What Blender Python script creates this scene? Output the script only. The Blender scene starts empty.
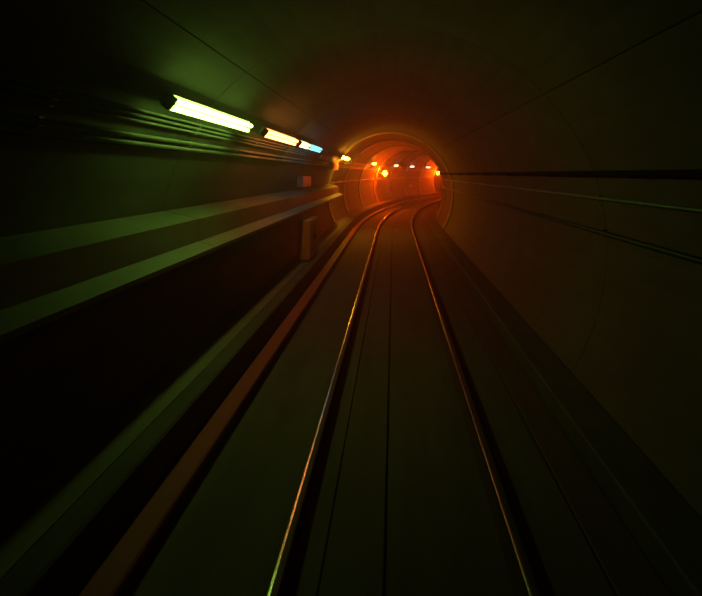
import bpy, bmesh, math, random
from mathutils import Matrix, Vector
random.seed(4)
PI = math.pi
scene = bpy.context.scene
C = scene.collection

# ------------------------------------------------------------------ camera, world, exposure
EYE = 2.40                       # metres above the rail heads (z = 0)
F = 550.0                        # focal length in pixels of the 702 px frame
cam_d = bpy.data.cameras.new('camera')
cam = bpy.data.objects.new('camera', cam_d)
C.objects.link(cam)
cam.location = (0, 0, EYE)
cam.rotation_euler = (PI / 2, 0, 0)
cam_d.sensor_width = 36.0
cam_d.lens = 36.0 * F / 702.0
cam_d.shift_x = (351 - 393.5) / 702.0
cam_d.shift_y = (173.5 - 298) / 702.0
cam_d.clip_start = 0.05
cam_d.clip_end = 300
scene.camera = cam

HAZE = 0.0085                    # thin haze added to make the glow around the lamps
world = bpy.data.worlds.new('tunnel_air')
scene.world = world
world.use_nodes = True
wn = world.node_tree
wn.nodes.clear()
w_out = wn.nodes.new('ShaderNodeOutputWorld')
w_bg = wn.nodes.new('ShaderNodeBackground')
w_bg.inputs['Color'].default_value = (0, 0, 0, 1)
w_bg.inputs['Strength'].default_value = 0
w_vs = wn.nodes.new('ShaderNodeVolumeScatter')
w_vs.inputs['Color'].default_value = (1, 1, 1, 1)
w_vs.inputs['Density'].default_value = HAZE
w_vs.inputs['Anisotropy'].default_value = 0.78
wn.links.new(w_bg.outputs[0], w_out.inputs['Surface'])
wn.links.new(w_vs.outputs[0], w_out.inputs['Volume'])

vs = scene.view_settings
vs.view_transform = 'Standard'
vs.look = 'None'
vs.gamma = 1.0
vs.use_curve_mapping = False
vs.exposure = -0.40
scene.cycles.volume_bounces = 0
scene.cycles.max_bounces = 6
scene.cycles.sample_clamp_indirect = 4.0

# ------------------------------------------------------------------ the line of the track
S0 = 23.0                        # the bend to the right starts here
RAD = 105.0
CX = 0.058                       # middle of the track, to the right of the camera


def frame(s):
    """point, right vector and forward vector of the line at chainage s"""
    if s <= S0:
        return Vector((0, s, 0)), Vector((1, 0, 0)), Vector((0, 1, 0))
    a = (s - S0) / RAD
    p = Vector((RAD * (1 - math.cos(a)), S0 + RAD * math.sin(a), 0))
    return p, Vector((math.cos(a), -math.sin(a), 0)), Vector((math.sin(a), math.cos(a), 0))


def pt(s, x, z):
    p, r, f = frame(s)
    q = p + r * x
    return Vector((q.x, q.y, z))


def frame_matrix(s):
    p, r, f = frame(s)
    return Matrix(((r.x, f.x, 0, p.x), (r.y, f.y, 0, p.y), (0, 0, 1, 0), (0, 0, 0, 1)))


def chain_at(px, x):
    """chainage at which a thing at offset x from the line stands over picture column px"""
    best = None
    s = 4.0
    while s < 70:
        q = pt(s, x, 0)
        e = abs(393.5 + F * q.x / q.y - px)
        if best is None or e < best[0]:
            best = (e, s)
        s += 0.05
    return best[1]


# ------------------------------------------------------------------ materials
MATS = {}


def surf(name, c1, c2, rough=0.8, scale=3.0, bump=0.25, metallic=0.0, streak=None, spec=0.4):
    m = bpy.data.materials.new(name)
    m.use_nodes = True
    nt = m.node_tree
    b = nt.nodes['Principled BSDF']
    tc = nt.nodes.new('ShaderNodeTexCoord')
    mp = nt.nodes.new('ShaderNodeMapping')
    mp.inputs['Scale'].default_value = streak or (1, 1, 1)
    n = nt.nodes.new('ShaderNodeTexNoise')
    n.inputs['Scale'].default_value = scale
    n.inputs['Detail'].default_value = 6
    n.inputs['Roughness'].default_value = 0.6
    cr = nt.nodes.new('ShaderNodeValToRGB')
    cr.color_ramp.elements[0].position = 0.32
    cr.color_ramp.elements[1].position = 0.70
    cr.color_ramp.elements[0].color = (*c1, 1)
    cr.color_ramp.elements[1].color = (*c2, 1)
    nt.links.new(tc.outputs['Object'], mp.inputs['Vector'])
    nt.links.new(mp.outputs[0], n.inputs['Vector'])
    nt.links.new(n.outputs['Fac'], cr.inputs['Fac'])
    nt.links.new(cr.outputs['Color'], b.inputs['Base Color'])
    b.inputs['Roughness'].default_value = rough
    b.inputs['Metallic'].default_value = metallic
    b.inputs['Specular IOR Level'].default_value = spec
    if bump:
        n2 = nt.nodes.new('ShaderNodeTexNoise')
        n2.inputs['Scale'].default_value = scale * 9
        n2.inputs['Detail'].default_value = 3
        bp = nt.nodes.new('ShaderNodeBump')
        bp.inputs['Strength'].default_value = bump
        bp.inputs['Distance'].default_value = 0.01
        nt.links.new(mp.outputs[0], n2.inputs['Vector'])
        nt.links.new(n2.outputs['Fac'], bp.inputs['Height'])
        nt.links.new(bp.outputs[0], b.inputs['Normal'])
    MATS[name] = m
    return m


def glow(name, col, strength):
    m = bpy.data.materials.new(name)
    m.use_nodes = True
    nt = m.node_tree
    nt.nodes.clear()
    o = nt.nodes.new('ShaderNodeOutputMaterial')
    e = nt.nodes.new('ShaderNodeEmission')
    e.inputs['Color'].default_value = (*col, 1)
    e.inputs['Strength'].default_value = strength
    nt.links.new(e.outputs[0], o.inputs['Surface'])
    MATS[name] = m
    return m


surf('lining', (.055, .054, .050), (.10, .098, .092), .75, 1.2, .3, streak=(1, .5, 1))
surf('joint', (.018, .018, .017), (.035, .035, .033), .9, 3)
surf('rib_concrete', (.34, .33, .31), (.46, .45, .42), .45, 2.2, .2)
surf('slab', (.045, .045, .042), (.085, .085, .080), .8, 1.5, .3, streak=(2, .25, 2))
surf('slab_rusty', (.06, .042, .032), (.09, .065, .05), .8, 2.5, .3, streak=(2, .2, 2))
surf('deck', (.12, .12, .11), (.20, .195, .18), .75, 1.6, .3, streak=(1.5, .4, 1.5))
surf('kerb', (.05, .05, .047), (.09, .09, .085), .8, 2)
surf('duct', (.13, .13, .12), (.21, .205, .19), .55, 2, .15, streak=(1, .3, 1))
surf('rail_band', (.60, .57, .52), (.72, .70, .66), .20, 8, .03, metallic=1, streak=(6, .1, 6))
surf('rail_head', (.03, .028, .025), (.05, .045, .04), .6, 8, .05, metallic=.3, streak=(6, .1, 6))
surf('rail_rust', (.025, .015, .010), (.05, .03, .02), .85, 9, .4)
surf('red_cover', (.24, .030, .020), (.34, .052, .032), .6, 4, .2, streak=(3, .15, 3))
surf('cable_black', (.03, .03, .03), (.06, .06, .06), .45, 6, .1)
surf('cable_grey', (.20, .20, .19), (.30, .30, .28), .4, 6, .1)
surf('galv', (.35, .36, .36), (.52, .53, .53), .4, 9, .1, metallic=.7)
surf('lamp_body', (.55, .56, .54), (.70, .70, .68), .5, 5, .05)
surf('cap', (.10, .10, .10), (.16, .16, .16), .5, 5, .05)
surf('cabinet_lamplight', (.70, .28, .06), (.80, .36, .08), .5, 4, .1)  # orange lamplight on the cabinet, put into its base colour
surf('box_grey', (.38, .37, .34), (.52, .50, .46), .5, 4, .1)
surf('box_yellow', (.70, .52, .08), (.82, .62, .12), .45, 4, .1)
surf('dark_metal', (.06, .06, .06), (.12, .12, .11), .5, 6, .1)
surf('shade_black', (.008, .008, .008), (.015, .015, .015), .95, 6, .1, spec=.05)  # near-black base colour stands in for the shade along the ledge
surf('white_plate', (.70, .68, .64), (.82, .80, .76), .4, 4, .05)

glow('tube_green', (.46, 1.0, .11), 15)
glow('tube_amber', (1.0, .30, .06), 17)
glow('tube_warm', (1.0, .80, .30), 6)
glow('tube_cyan', (.20, .80, 1.0), 3.0)
glow('tube_gold', (1.0, .38, .018), 95)
glow('tube_white', (1.0, .75, .40), 8)
glow('sodium', (1.0, .060, .0008), 1050)


# ------------------------------------------------------------------ builders
def put(name, me, mat, parent=None, label=None, cat=None, group=None, kind=None, matrix=None):
    o = bpy.data.objects.new(name, me)
    C.objects.link(o)
    if mat is not None and len(me.materials) == 0:
        me.materials.append(MATS[mat])
    if parent is not None:
        o.parent = parent
    if matrix is not None:
        o.matrix_local = matrix
    tag(o, label, cat, group, kind)
    return o


def tag(o, label=None, cat=None, group=None, kind=None):
    if label:
        o['label'] = label
    if cat:
        o['category'] = cat
    if group:
        o['group'] = group
    if kind:
        o['kind'] = kind
    return o


def thing(name, label, cat, matrix=None, group=None, kind=None):
    o = bpy.data.objects.new(name, None)
    C.objects.link(o)
    o.empty_display_size = 0.2
    if matrix is not None:
        o.matrix_world = matrix
    return tag(o, label, cat, group, kind)


def mesh(name, verts, faces, smooth=False):
    me = bpy.data.meshes.new(name)
    me.from_pydata([tuple(v) for v in verts], [], faces)
    bm = bmesh.new()
    bm.from_mesh(me)
    bmesh.ops.recalc_face_normals(bm, faces=bm.faces)
    bm.to_mesh(me)
    bm.free()
    if smooth:
        for p in me.polygons:
            p.use_smooth = True
    me.update()
    return me


def stations(s0, s1):
    out = [s0]
    if s0 < S0:
        if s1 <= S0:
            return [s0, s1]
        out.append(S0)
    a = max(s0, S0)
    n = max(1, int(math.ceil((s1 - a) / 1.4)))
    out += [a + (s1 - a) * i / n for i in range(1, n + 1)]
    return out


def sweep(name, prof, s0, s1, smooth=False):
    """a closed section (offset, height) drawn along the line from s0 to s1"""
    st = stations(s0, s1)
    n = len(prof)
    v, f = [], []
    for s in st:
        v += [pt(s, x, z) for x, z in prof]
    for i in range(len(st) - 1):
        for j in range(n):
            k = (j + 1) % n
            f.append((i * n + j, i * n + k, (i + 1) * n + k, (i + 1) * n + j))
    f.append(tuple(range(n)))
    f.append(tuple(range((len(st) - 1) * n, len(st) * n)))
    return mesh(name, v, f, smooth)


def ring_prof(x, z, r, n=10):
    return [(x + r * math.cos(2 * PI * i / n), z + r * math.sin(2 * PI * i / n)) for i in range(n)]


def box_mesh(name, x0, x1, y0, y1, z0, z1, bev=0.0):
    bm = bmesh.new()
    bmesh.ops.create_cube(bm, size=1.0)
    for v in bm.verts:
        v.co = Vector((x0 + (v.co.x + .5) * (x1 - x0), y0 + (v.co.y + .5) * (y1 - y0), z0 + (v.co.z + .5) * (z1 - z0)))
    if bev:
        bmesh.ops.bevel(bm, geom=list(bm.edges), offset=bev, segments=2, affect='EDGES')
    me = bpy.data.meshes.new(name)
    bm.to_mesh(me)
    bm.free()
    return me


def lathe(name, prof, axis='Z', n=20, smooth=True):
    v, f = [], []
    for r, h in prof:
        for i in range(n):
            a = 2 * PI * i / n
            x, y = r * math.cos(a), r * math.sin(a)
            v.append((x, y, h) if axis == 'Z' else ((x, h, y) if axis == 'Y' else (h, x, y)))
    for k in range(len(prof) - 1):
        for i in range(n):
            j = (i + 1) % n
            f.append((k * n + i, k * n + j, (k + 1) * n + j, (k + 1) * n + i))
    f.append(tuple(range(n)))
    f.append(tuple(range((len(prof) - 1) * n, len(prof) * n)))
    return mesh(name, v, f, smooth)


# ------------------------------------------------------------------ bore: lining panels, ribs
BX, BZ, BR = -0.12, 1.50, 2.65
BEG, END = -10.0, 78.0
RINGL = 5.5
FZ = -0.16                       # top of the track slab
LZ, RZ = 0.31, 0.05              # tops of the two side benches


def bore(z, side, r=BR):
    return BX + side * math.sqrt(max(0.0, r * r - (z - BZ) ** 2))


def arc(a0, a1, r, n):
    return [(BX + r * math.cos(math.radians(a0 + (a1 - a0) * i / n)), BZ + r * math.sin(math.radians(a0 + (a1 - a0) * i / n)))
            for i in range(n + 1)]


A_L, A_R = 206.7, -33.2
SECT = {'wall_left': [206.7, 181, 154, 127.6], 'ceiling': [127.6, 44], 'wall_right': [44, 19, -33.2]}
STRUCT_LABEL = {'wall_left': 'curved concrete tunnel wall carrying the tube lamps',
                'ceiling': 'dark concrete vault overhead between the two tunnel walls',
                'wall_right': 'dim reddish curved tunnel wall without lamps'}


def strip_local(name, pro_in, pro_out, ys, curved, chamfer=0.012):
    """curved slab of lining: inner face pro_in, back pro_out, local to the ring start"""
    n = len(pro_in)
    v, f = [], []
    for y in ys:
        if curved:
            a = y / RAD
            cx, cy, rx, ry = RAD * (1 - math.cos(a)), RAD * math.sin(a), math.cos(a), -math.sin(a)
        else:
            cx, cy, rx, ry = 0, y, 1, 0
        for x, z in pro_in:
            v.append((cx + rx * x, cy + ry * x, z))
        for x, z in pro_out:
            v.append((cx + rx * x, cy + ry * x, z))
    m = 2 * n
    for i in range(len(ys) - 1):
        b, t = i * m, (i + 1) * m
        for j in range(n - 1):
            f.append((b + j, b + j + 1, t + j + 1, t + j))
            f.append((b + n + j, t + n + j, t + n + j + 1, b + n + j + 1))
        f.append((b, t, t + n, b + n))
        f.append((b + n - 1, b + m - 1, t + m - 1, t + n - 1))
    for b in (0, (len(ys) - 1) * m):
        for j in range(n - 1):
            f.append((b + j, b + j + 1, b + n + j + 1, b + n + j))
    me = mesh(name, v, f)
    for p in me.polygons:
        p.use_smooth = False
    return me


rings = []
s = S0
while s > BEG:
    s -= RINGL
rings = []
while s < END:
    rings.append(s)
    s += RINGL
BEG, END = rings[0], rings[-1] + RINGL

for wname, cuts in SECT.items():
    back = arc(cuts[0], cuts[-1], BR + .016, 15)
    back2 = arc(cuts[0], cuts[-1], BR + .25, 15)
    root = put(wname, sweep(wname, back + back2[::-1], BEG, END), 'joint', label=STRUCT_LABEL[wname],
               cat='wall' if 'wall' in wname else 'ceiling', kind='structure')
    for k in range(len(cuts) - 1):
        g = math.degrees(.006 / BR)
        a0, a1 = cuts[k] - g, cuts[k + 1] + g
        na = 5 if abs(a1 - a0) < 30 else (9 if abs(a1 - a0) < 60 else 14)
        pi_, po = arc(a0, a1, BR, na), arc(a0, a1, BR + .02, na)
        ms = {}
        for cv in (False, True):
            ys = [.006, RINGL / 2, RINGL - .006] if cv else [.006, RINGL - .006]
            ms[cv] = strip_local('panel', pi_, po, ys, cv)
            for p in ms[cv].polygons:
                p.use_smooth = False
        for s in rings:
            put('panel', ms[s >= S0 - .01], 'lining', root, matrix=frame_matrix(s))

trim = thing('trim_1', 'raised pale concrete ribs ringing the tunnel bore at even intervals', 'rib', kind='structure')
rib_me = {}
for cv in (False, True):
    pin, pout = arc(A_L, A_R, BR - .065, 30), arc(A_L, A_R, BR + .01, 30)
    rib_me[cv] = strip_local('rib', pin, pout, [-.10, .10], False)
for s in [r for r in rings if r > 20]:
    put('rib', rib_me[False], 'rib_concrete', trim, matrix=frame_matrix(s))

# ------------------------------------------------------------------ floor and benches
floor = put('floor', sweep('floor', [(-2.0, -.5), (1.95, -.5), (1.95, FZ - .04), (-2.0, FZ - .04)], BEG, END), 'joint',
            label='dark concrete track bed between the two side benches', cat='floor', kind='structure')
for x0, x1, m in ((-1.84, -.465, 'slab'), (-.458, -.062, 'slab'), (-.047, 1.352, 'slab'),
                  (1.366, 1.69, 'slab_rusty')):
    put('slab', sweep('slab', [(x0, FZ - .05), (x1, FZ - .05), (x1, FZ - .008), (x1 - .008, FZ), (x0 + .008, FZ), (x0, FZ - .008)], BEG, END), m, floor)

wl = thing('walkway', 'raised concrete walkway under the long wall duct', 'walkway', kind='structure')
put('kerb', sweep('kerb', [(-2.02, -.30), (-1.84, -.30), (-1.84, LZ - .02), (-1.86, LZ), (-2.02, LZ)], BEG, END), 'kerb', wl)
put('deck', sweep('deck', [(-2.028, -.30), (-2.028, LZ), (bore(LZ, -1), LZ), (bore(LZ, -1) - .1, -.30)], BEG, END), 'deck', wl)
wr = thing('bench', 'low narrow concrete bench at the foot of the lampless wall', 'bench', kind='structure')
put('kerb', sweep('kerb', [(1.70, -.30), (1.70, RZ - .015), (1.715, RZ), (1.80, RZ), (1.80, -.30)], BEG, END), 'kerb', wr)
put('deck', sweep('deck', [(1.806, -.30), (1.806, RZ - .004), (bore(RZ, 1), RZ - .004), (bore(RZ, 1), -.30)], BEG, END), 'kerb', wr)


# ------------------------------------------------------------------ rails
def rail(xc, label, corner):
    r = thing('running_rail', label, 'rail', group='running rails')
    hd = put('rail_head', sweep('rail_head', [(xc - .036, -.042), (xc - .036, -.010), (xc - .028, -.002), (xc - .012, 0), (xc + .012, 0),
                                         (xc + .028, -.002), (xc + .036, -.010), (xc + .036, -.042)], BEG, END), 'rail_head', r)
    if corner:                   # the polished gauge corner
        pr = [(xc - .030, -.014), (xc - .0368, -.014), (xc - .0355, -.009), (xc - .032, -.0045), (xc - .027, -.001), (xc - .020, .0008), (xc - .014, .0009), (xc - .014, -.004)]
    else:
        pr = [(xc - .030, -.008), (xc - .0335, -.005), (xc - .030, -.0005), (xc - .024, .0008), (xc - .010, .0010), (xc - .009, -.004)]
    put('worn_band', sweep('worn_band', pr, BEG, END), 'rail_band', hd)
    put('rail_web', sweep('rail_web', [(xc - .070, FZ), (xc + .070, FZ), (xc + .070, FZ + .012), (xc + .010, FZ + .030), (xc + .009, -.055),
                                       (xc + .034, -.042), (xc - .034, -.042), (xc - .009, -.055), (xc - .010, FZ + .030), (xc - .070, FZ + .012)],
                          BEG, END), 'rail_rust', r)


rail(CX - .75, 'polished steel running rail nearer the raised walkway', False)
rail(CX + .75, 'polished steel running rail nearer the low bench', True)

g = thing('side_rail', 'wide reddish-brown covered rail along the foot of the raised walkway', 'rail')
put('cover', sweep('cover', [(-1.80, -.05), (-1.80, -.012), (-1.785, 0), (-1.615, 0), (-1.60, -.012), (-1.60, -.05)], BEG, END), 'red_cover', g)
put('support_beam', sweep('support_beam', [(-1.77, FZ), (-1.63, FZ), (-1.63, -.05), (-1.77, -.05)], BEG, END), 'dark_metal', g)

# ------------------------------------------------------------------ long duct on the lamp-side wall
duct = thing('cable_duct', 'long pale cable duct with a sloped lid and a lower lip on the lamp-side wall', 'cable duct')
zt = EYE
for s in [r for r in rings if r < S0 - .1]:
    a, b = s + .012, s + RINGL - .012
    wx = -2.70
    d = put('duct_section', sweep('duct_section', [(wx, zt - .44), (-2.30, zt - .535), (-2.30, zt - .80), (wx, zt - .80)], a, b), 'duct', duct)
    put('lip', sweep('lip', [(wx, zt - .802), (-2.302, zt - .802), (-2.10, zt - .865), (-2.10, zt - .91), (wx, zt - .91)], a, b), 'duct', d)


# ------------------------------------------------------------------ cables on the walls
def cable(name, label, side, z, r, mat, off=.035, group=None, clip=True):
    x = bore(z, side) - side * (off + r)
    t = thing(name, label, 'cable', group=group)
    put('sheath', sweep('sheath', ring_prof(x, z, r, 8), BEG + 1, END - 1, True), mat, t)
    if clip:
        bxm = box_mesh('clip', min(x, bore(z, side) - side * .004), max(x, bore(z, side) - side * .004), -.03, .03, z - r - .012, z + r + .012)
        s = BEG + 2.75
        while s < END - 2:
            put('clip', bxm, 'cap', t, matrix=frame_matrix(s))
            s += RINGL / 2
    return t


x_p = bore(EYE - .40, -1) + .11
hp = thing('wall_pipe', 'thin pipe running round the bend from the end of the duct', 'pipe')
put('tube', sweep('tube', ring_prof(x_p, EYE - .40, .025, 8), S0 + .05, END - 1, True), 'cable_grey', hp)
hb = box_mesh('bracket', bore(EYE - .40, -1) + .002, x_p + .01, -.03, .03, EYE - .44, EYE - .425)
s = S0 + 1.4
while s < END - 2:
    put('bracket', hb, 'galv', hp, matrix=frame_matrix(s))
    s += RINGL / 2
G1 = 'wall cables below the tube lamps'
cable('wall_cable', 'thin pale cable, uppermost of the three just below the tube lamps', -1, EYE + .57, .014, 'cable_grey', group=G1)
cable('wall_cable', 'thin pale cable, middle of the three just below the tube lamps', -1, EYE + .525, .014, 'cable_grey', group=G1)
cable('wall_cable', 'thin pale cable, lowest of the three just below the tube lamps', -1, EYE + .48, .014, 'cable_grey', group=G1)
G2 = 'conduits above the long duct'
cable('conduit', 'upper of two grey conduits on the wall midway between lamps and duct', -1, EYE + .355, .022, 'cable_grey', group=G2)
cable('conduit', 'lower of two grey conduits on the wall midway between lamps and duct', -1, EYE + .285, .022, 'cable_grey', group=G2)
G3 = 'cables on the lampless wall'
cable('wall_cable', 'pale cable just under the dark ledge of the lampless wall', 1, EYE - .29, .020, 'cable_grey', group=G3)
cable('wall_cable', 'black cable low on the lampless wall, well below the ledge', 1, EYE - .70, .030, 'cable_black', group=G3)
led = thing('cable_ledge', 'metal cable ledge with shade put into its black colour, along the lampless wall at eye height', 'ledge')
xr = bore(EYE, 1)
put('tray', sweep('tray', [(xr - .004, EYE + .03), (xr - .20, EYE + .03), (xr - .20, EYE + .015), (xr - .185, EYE + .015), (xr - .185, EYE - .02), (xr - .004, EYE - .02)], BEG, END), 'shade_black', led)
bm_ = box_mesh('bracket', xr - .17, xr - .002, -.025, .025, EYE - .045, EYE - .02)
s = BEG + 1.4
while s < END:
    put('bracket', bm_, 'shade_black', led, matrix=frame_matrix(s))
    s += RINGL / 2


# ------------------------------------------------------------------ tube lamps
LX, LH = -2.0, EYE + .63
LN = Vector((BX - LX, 0, BZ - LH)).normalized()      # from the wall towards the bore axis
LT = Vector((LN.z, 0, -LN.x))                        # across the fitting


def tube_lamp(s0, s1, mat, label, r=.026, gap=.038):
    sm = (s0 + s1) / 2
    L = s1 - s0
    M = frame_matrix(sm)
    t = thing('tube_lamp', label, 'lamp', M @ Matrix.Translation((LX, 0, LH)), group='tube lamps along the wall')

    def loc(a, b):
        q = LN * a + LT * b
        return q.x, q.z
    y0, y1 = -L / 2, L / 2

    def ext(name, sec, ya, yb, m, smooth=False, parent=t):
        n = len(sec)
        v = [(x, ya, z) for x, z in sec] + [(x, yb, z) for x, z in sec]
        f = [(i, (i + 1) % n, n + (i + 1) % n, n + i) for i in range(n)] + [tuple(range(n)), tuple(range(n, 2 * n))]
        return put(name, mesh(name, v, f, smooth), m, parent)
    ext('housing', [loc(-.100, -.045), loc(-.100, .045), loc(-.055, .070), loc(-.045, .070), loc(-.052, 0), loc(-.045, -.070), loc(-.055, -.070)], y0, y1, 'lamp_body')
    for yb in (y0 + L * .2, y1 - L * .2):
        ext('bracket', [loc(-.34, -.03), loc(-.34, .03), loc(-.10, .03), loc(-.10, -.03)], yb - .02, yb + .02, 'galv')
    for ya, yb in ((y0 - .012, y0 + .03), (y1 - .03, y1 + .012)):
        ext('socket', [loc(-.06, -.066), loc(.010, -.066), loc(.020, -.05), loc(.020, .05), loc(.010, .066), loc(-.06, .066)], ya, yb, 'cap')
    for c in (-gap, gap):
        sec = []
        for i in range(12):
            a = 2 * PI * i / 12
            sec.append(loc(r * math.cos(a), c + r * math.sin(a)))
        ext('tube', sec, y0 + .03, y1 - .03, mat, True)
    return t


tube_lamp(4.95, 7.66, 'tube_green', 'long greenish twin tube lamp, nearest of the wall lamps')
tube_lamp(8.60, 11.30, 'tube_amber', 'amber twin tube lamp, second along the wall from the viewer')
tube_lamp(11.75, 12.95, 'tube_warm', 'short warm white tube lamp touching the blue-tipped one')
tube_lamp(13.05, 15.10, 'tube_cyan', 'blue-white twin tube lamp beyond the amber one')
tube_lamp(21.3, 24.6, 'tube_gold', 'golden tube lamp above the yellow wall box')
for px, mt, lab in ((374.0, 'tube_gold', 'golden tube lamp up beside the nearer round orange lamp'),
                    (396.0, 'tube_white', 'small white tube lamp just past the nearer round orange lamp'),
                    (412.0, 'tube_white', 'small white tube lamp midway between the two round orange lamps'),
                    (428.0, 'tube_white', 'farthest small white tube lamp, beside the farther round orange lamp')):
    sc = chain_at(px, LX)
    tube_lamp(sc - .8, sc + .8, mt, lab)


# ------------------------------------------------------------------ round orange lamps
def round_lamp(px, z, x, label):
    s = chain_at(px, x)
    t = thing('bulkhead_lamp', label, 'lamp', frame_matrix(s) @ Matrix.Translation((x, 0, z)), group='round orange lamps at the bend')
    # the face turns back along the track and inward
    R = Matrix.Rotation(math.radians(-30), 4, 'Z')
    put('globe', lathe('globe', [(.004, -.24), (.08, -.225), (.145, -.17), (.185, -.09), (.195, 0)], 'Y', 24), 'sodium', t, matrix=R)
    put('housing', lathe('housing', [(.215, -.02), (.22, 0), (.22, .05), (.15, .15), (.04, .17)], 'Y', 24), 'lamp_body', t, matrix=R)
    put('rim', lathe('rim', [(.198, -.045), (.224, -.045), (.224, -.005), (.198, -.005)], 'Y', 24), 'dark_metal', t, matrix=R)
    wx = bore(z, -1) - x
    put('arm', box_mesh('arm', wx + .012, -.08, .06, .12, -.03, .03, .006), 'galv', t)
    return t


round_lamp(385.5, EYE + .02, -2.05, 'round orange lamp at the start of the bend, nearer of two')
round_lamp(438.5, EYE + .02, -2.05, 'round orange lamp deep in the bend, farther of two')

# ------------------------------------------------------------------ cabinets and boxes on the lamp-side wall
cb = thing('cabinet', 'cabinet with orange lamplight in its colour, standing on the walkway below the duct', 'cabinet', frame_matrix(12.9) @ Matrix.Translation((0, 0, LZ)))
put('body', box_mesh('body', -2.24, -1.97, 0, 1.5, .06, .98, .012), 'cabinet_lamplight', cb)
put('plinth', box_mesh('plinth', -2.22, -1.99, .03, 1.47, 0, .06), 'dark_metal', cb)
put('end_panel', box_mesh('end_panel', -2.215, -1.995, -.008, .001, .10, .94, .003), 'cabinet_lamplight', cb)
for y in (.03, .76):
    d = put('door', box_mesh('door', -1.972, -1.957, y, y + .71, .10, .94, .004), 'cabinet_lamplight', cb)
    hy = y + .64 if y < .5 else y + .05
    put('handle', box_mesh('handle', -1.958, -1.937, hy, hy + .025, .46, .60, .004), 'dark_metal', d)


def wall_box(name, label, s, L, z0, z1, depth, mat, cat, stand=0.0):
    xf = max(bore(z0, -1), bore(z1, -1)) + stand
    t = thing(name, label, cat, frame_matrix(s) @ Matrix.Translation((0, 0, z0)))
    h = z1 - z0
    put('body', box_mesh('body', xf + .004, xf + depth, 0, L, 0, h, .01), mat, t)
    l = put('lid', box_mesh('lid', xf + depth - .002, xf + depth + .015, .03, L - .03, .025, h - .025, .004), mat, t)
    put('latch', box_mesh('latch', xf + depth + .013, xf + depth + .025, L * .5 - .03, L * .5 + .03, .04, .07), 'dark_metal', l)
    if stand:
        for y in (.15, L - .15):
            put('bracket', box_mesh('bracket', xf - stand + .002 - .04, xf + .006, y - .03, y + .03, .01, .05), 'galv', t)
    return t


wall_box('junction_box', 'grey junction box on the wall just above the duct', 15.0, 1.5, EYE - .38, EYE - .08, .16, 'box_grey', 'junction box')
wall_box('junction_box', 'yellow box on the wall under the golden tube lamp', 20.3, 1.9, EYE + .13, EYE + .43, .13, 'box_yellow', 'junction box', .05)
sm = chain_at(412.0, -2.55)
mk = thing('glint_plate', 'tiny pale plate added for a reflected glint, low on the wall between the round orange lamps', 'glint', frame_matrix(sm) @ Matrix.Translation((0, 0, EYE - 1.25)))  # plate added in place of a small reflected light
xm = bore(EYE - 1.1, -1)
put('plate', box_mesh('plate', xm + .06, xm + .075, -.30, .30, 0, .16, .003), 'white_plate', mk)
put('bracket', box_mesh('bracket', xm + .014, xm + .06, -.06, .06, .04, .12), 'galv', mk)
